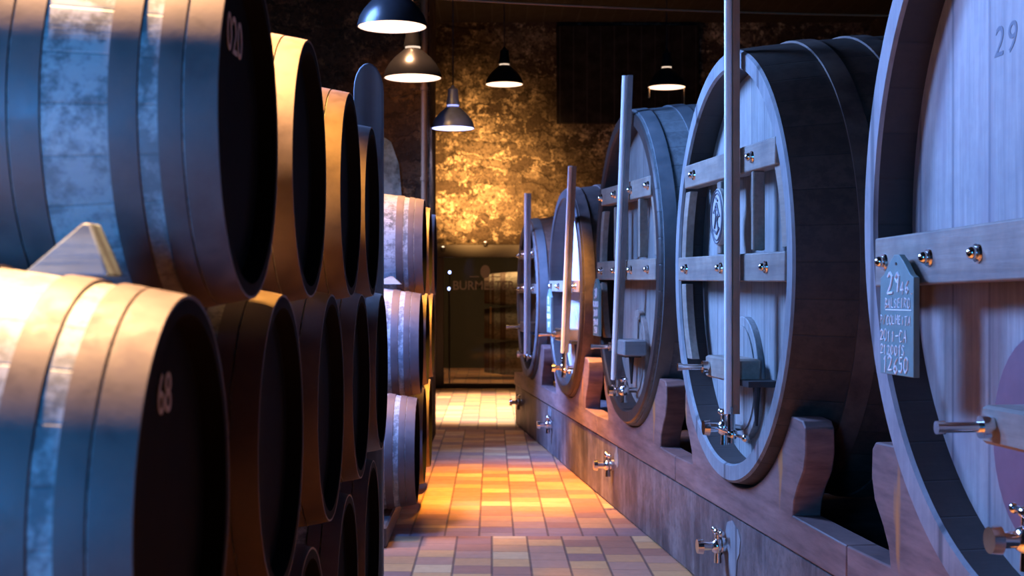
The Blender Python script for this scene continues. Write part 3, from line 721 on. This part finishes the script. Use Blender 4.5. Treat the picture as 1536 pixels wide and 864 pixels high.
# ------------------------------------------------------------------ lamps
def lamp(x, y, z, rad, cool, label, power, cone=140):
    """industrial pendant; z is the height of the shade's open rim"""
    t = empty('pendant_lamp', (x, y, z)); s = rad / .2
    tag(t, label, 'lamp', 'hanging lamps')
    outer = [(0, .2), (.02, .197), (.06, .185), (.10, .160), (.14, .125), (.175, .085), (.20, .055)]
    prof = [(p * s, r * s) for p, r in outer]; inn = [(p * s, (r - .006) * s) for p, r in outer]
    MB().rev(prof + list(reversed(inn)), 'z', 48, mis=[0] * 6 + [1] * 7).build('lamp_shade', ['shade_blue_lit' if cool else 'shade_black', 'shade_in'], t)
    MB().rev([(.200 * s, .001), (.200 * s, .052 * s), (.214 * s, .052 * s), (.214 * s, .001)], 'z', 32).build('vent_ring', 'vent_cool' if cool else 'vent_glow', t)
    MB().rev([(.214 * s, .001), (.214 * s, .062 * s), (.24 * s, .06 * s), (.29 * s, .05 * s), (.36 * s, .045 * s), (.38 * s, .02 * s), (.40 * s, .008)], 'z', 32).build('lamp_cap', 'shade_blue_lit' if cool else 'shade_black', t)
    MB().rev([(.002 * s, .001), (.002 * s, .188 * s), (.010 * s, .190 * s), (.016 * s, .186 * s), (.016 * s, .001)], 'z', 48).build('diffuser', 'bulb_cool' if cool else 'bulb_warm', t)
    MB().tube((0, 0, .39 * s), (0, 0, H - z), .006, 8).build('cord', 'dark_iron', t)
    l = bpy.data.lights.new('lamp_light', 'SPOT'); l.energy = power; l.color = (.30, .42, 1) if cool else (1, .55, .22)
    l.spot_size = R(140); l.spot_blend = .5; l.shadow_soft_size = .12
    lo = bpy.data.objects.new('lamp_light', l); COL.objects.link(lo); lo.location = (x, y, z - .03)
    l.spot_size = R(cone)
    return t
lamp(-.57, 7.8, 2.92, .2, False, 'largest warm black pendant lamp at the top edge of the photo', 130, 100)
lamp(-.545, 9.4, 2.88, .2, False, 'second black pendant lamp with a warm rim, hanging just behind the largest', 200, 78)
lamp(.13, 14.4, 3.60, .2, False, 'small black pendant lamp in front of the lit stone wall', 90, 80)
l4 = lamp(1.84, 14.4, 3.57, .2, False, 'small black pendant lamp hanging above the slate grey cask', 40, 90)
ch = MB().tube((-.185, 0, 0), (-.185, 0, -.11), .008, 6); ch.tube((.185, 0, 0), (.185, 0, -.34), .004, 6); ch.build('pull_chain', 'brass', l4)
lamp(-.36, 12.6, 2.92, .2, True, 'pale blue glowing pendant lamp in front of the stone pier', 70, 120)

def light(kind, loc, energy, color, size=None, target=None, spot=None, blend=.5, sy=None, spread=None):
    l = bpy.data.lights.new('light', kind); l.energy = energy; l.color = color
    if kind == 'AREA':
        l.size = size
        if sy: l.shape = 'RECTANGLE'; l.size_y = sy
        if spread: l.spread = R(spread)
    elif size is not None: l.shadow_soft_size = size
    if spot: l.spot_size = R(spot); l.spot_blend = blend
    o = bpy.data.objects.new('light', l); COL.objects.link(o); o.location = loc
    if target: o.rotation_euler = (Vector(target) - Vector(loc)).to_track_quat('-Z', 'Y').to_euler()
    return o
# warm lamps over the near stack, above the picture
light('SPOT', (-.98, 2.62, 3.3), 1350, (1, .60, .28), .06, target=(-1.6, 2.52, 0), spot=96, blend=.25)
light('SPOT', (-.98, 3.15, 3.25), 950, (1, .50, .10), .07, target=(-1.9, 3.75, 0), spot=102, blend=.15)
light('SPOT', (-.75, 9.15, 4.3), 700, (1, .52, .26), .08, target=(-.75, 9.15, 0), spot=50, blend=.4)  # added warm spot for the far stack's tops, no lamp hangs there
# cool area lights added above the left row, source unseen, facing the casks
light('AREA', (-2.0, 7.3, 3.5), 225, (.19, .39, 1), 1.0, target=(1.2, 6.2, 1.3), sy=1.6, spread=115)
light('AREA', (-2.0, 4.9, 3.5), 42, (.20, .38, 1), .8, target=(1.3, 2.9, 1.6), sy=.8, spread=70)
light('AREA', (-2.0, 11.0, 3.4), 150, (.18, .34, 1), .8, target=(.8, 11.3, 1.3), sy=1.2, spread=60)
light('AREA', (-1.3, 6.2, 2.9), 30, (.07, .25, 1), .5, target=(-.9, 8.4, .9), sy=.5, spread=56)  # added blue fill for the front of the far stack
# cool daylight from a window behind the camera on the left
light('AREA', (-1.7, -1.8, 1.75), 25, (.045, .33, 1), .7, target=(-1.2, 2.2, 1.4), sy=1.2, spread=50)
light('SPOT', (-1.0, 11.1, 3.95), 45, (1, .50, .15), .05, target=(-.65, 12.2, 2.6), spot=70, blend=1)  # added warm spot to brighten the pier, no fixture modelled
# uplights on the door header, added spot washing the far floor
light('SPOT', (-.35, YE - 1.5, 2.45), 1100, (1, .50, .15), .05, target=(-.25, YE, 3.0), spot=84, blend=1)
light('SPOT', (.55, YE - 1.3, 2.40), 200, (1, .50, .15), .05, target=(.6, YE, 2.7), spot=90, blend=1)
light('SPOT', (.0, 16.7, 3.3), 3300, (1, .82, .62), .15, target=(.0, 16.9, 0), spot=78, blend=.5)
# warm pool on the aisle floor, from an added spot with no lamp
light('SPOT', (-.02, 9.5, 3.0), 1900, (1, .46, .06), .12, target=(.06, 9.9, 0), spot=60, blend=.9)
# room behind the glass door
light('AREA', (.6, 22.5, 3.1), 90, (1, .5, .2), 1.0, target=(.5, 22.6, 0))
for k, (zc_, lb) in enumerate(((.33, 'lowest orange topped barrel behind the glass door'), (.90, 'middle orange topped barrel behind the glass door'), (1.47, 'highest orange topped barrel behind the glass door'))):
    t = copy_tree(proto); t.location = (.50, 22.6, zc_ - RB * .76 - .0); t.scale = (.95, .76, .76); tag(t, lb, 'barrel', 'barrels behind the glass door')
    for c_ in kids(t):
        if c_.name.startswith('stencil'): bpy.data.objects.remove(c_)

# ------------------------------------------------------------------ world and view
wd = bpy.data.worlds.new('world'); scene.world = wd; wd.use_nodes = True
bg = wd.node_tree.nodes['Background']; bg.inputs[0].default_value = (.05, .07, .16, 1); bg.inputs[1].default_value = .05
vs_ = scene.view_settings; vs_.view_transform = 'Standard'; vs_.look = 'None'; vs_.gamma = 1; vs_.exposure = 0; vs_.use_curve_mapping = False
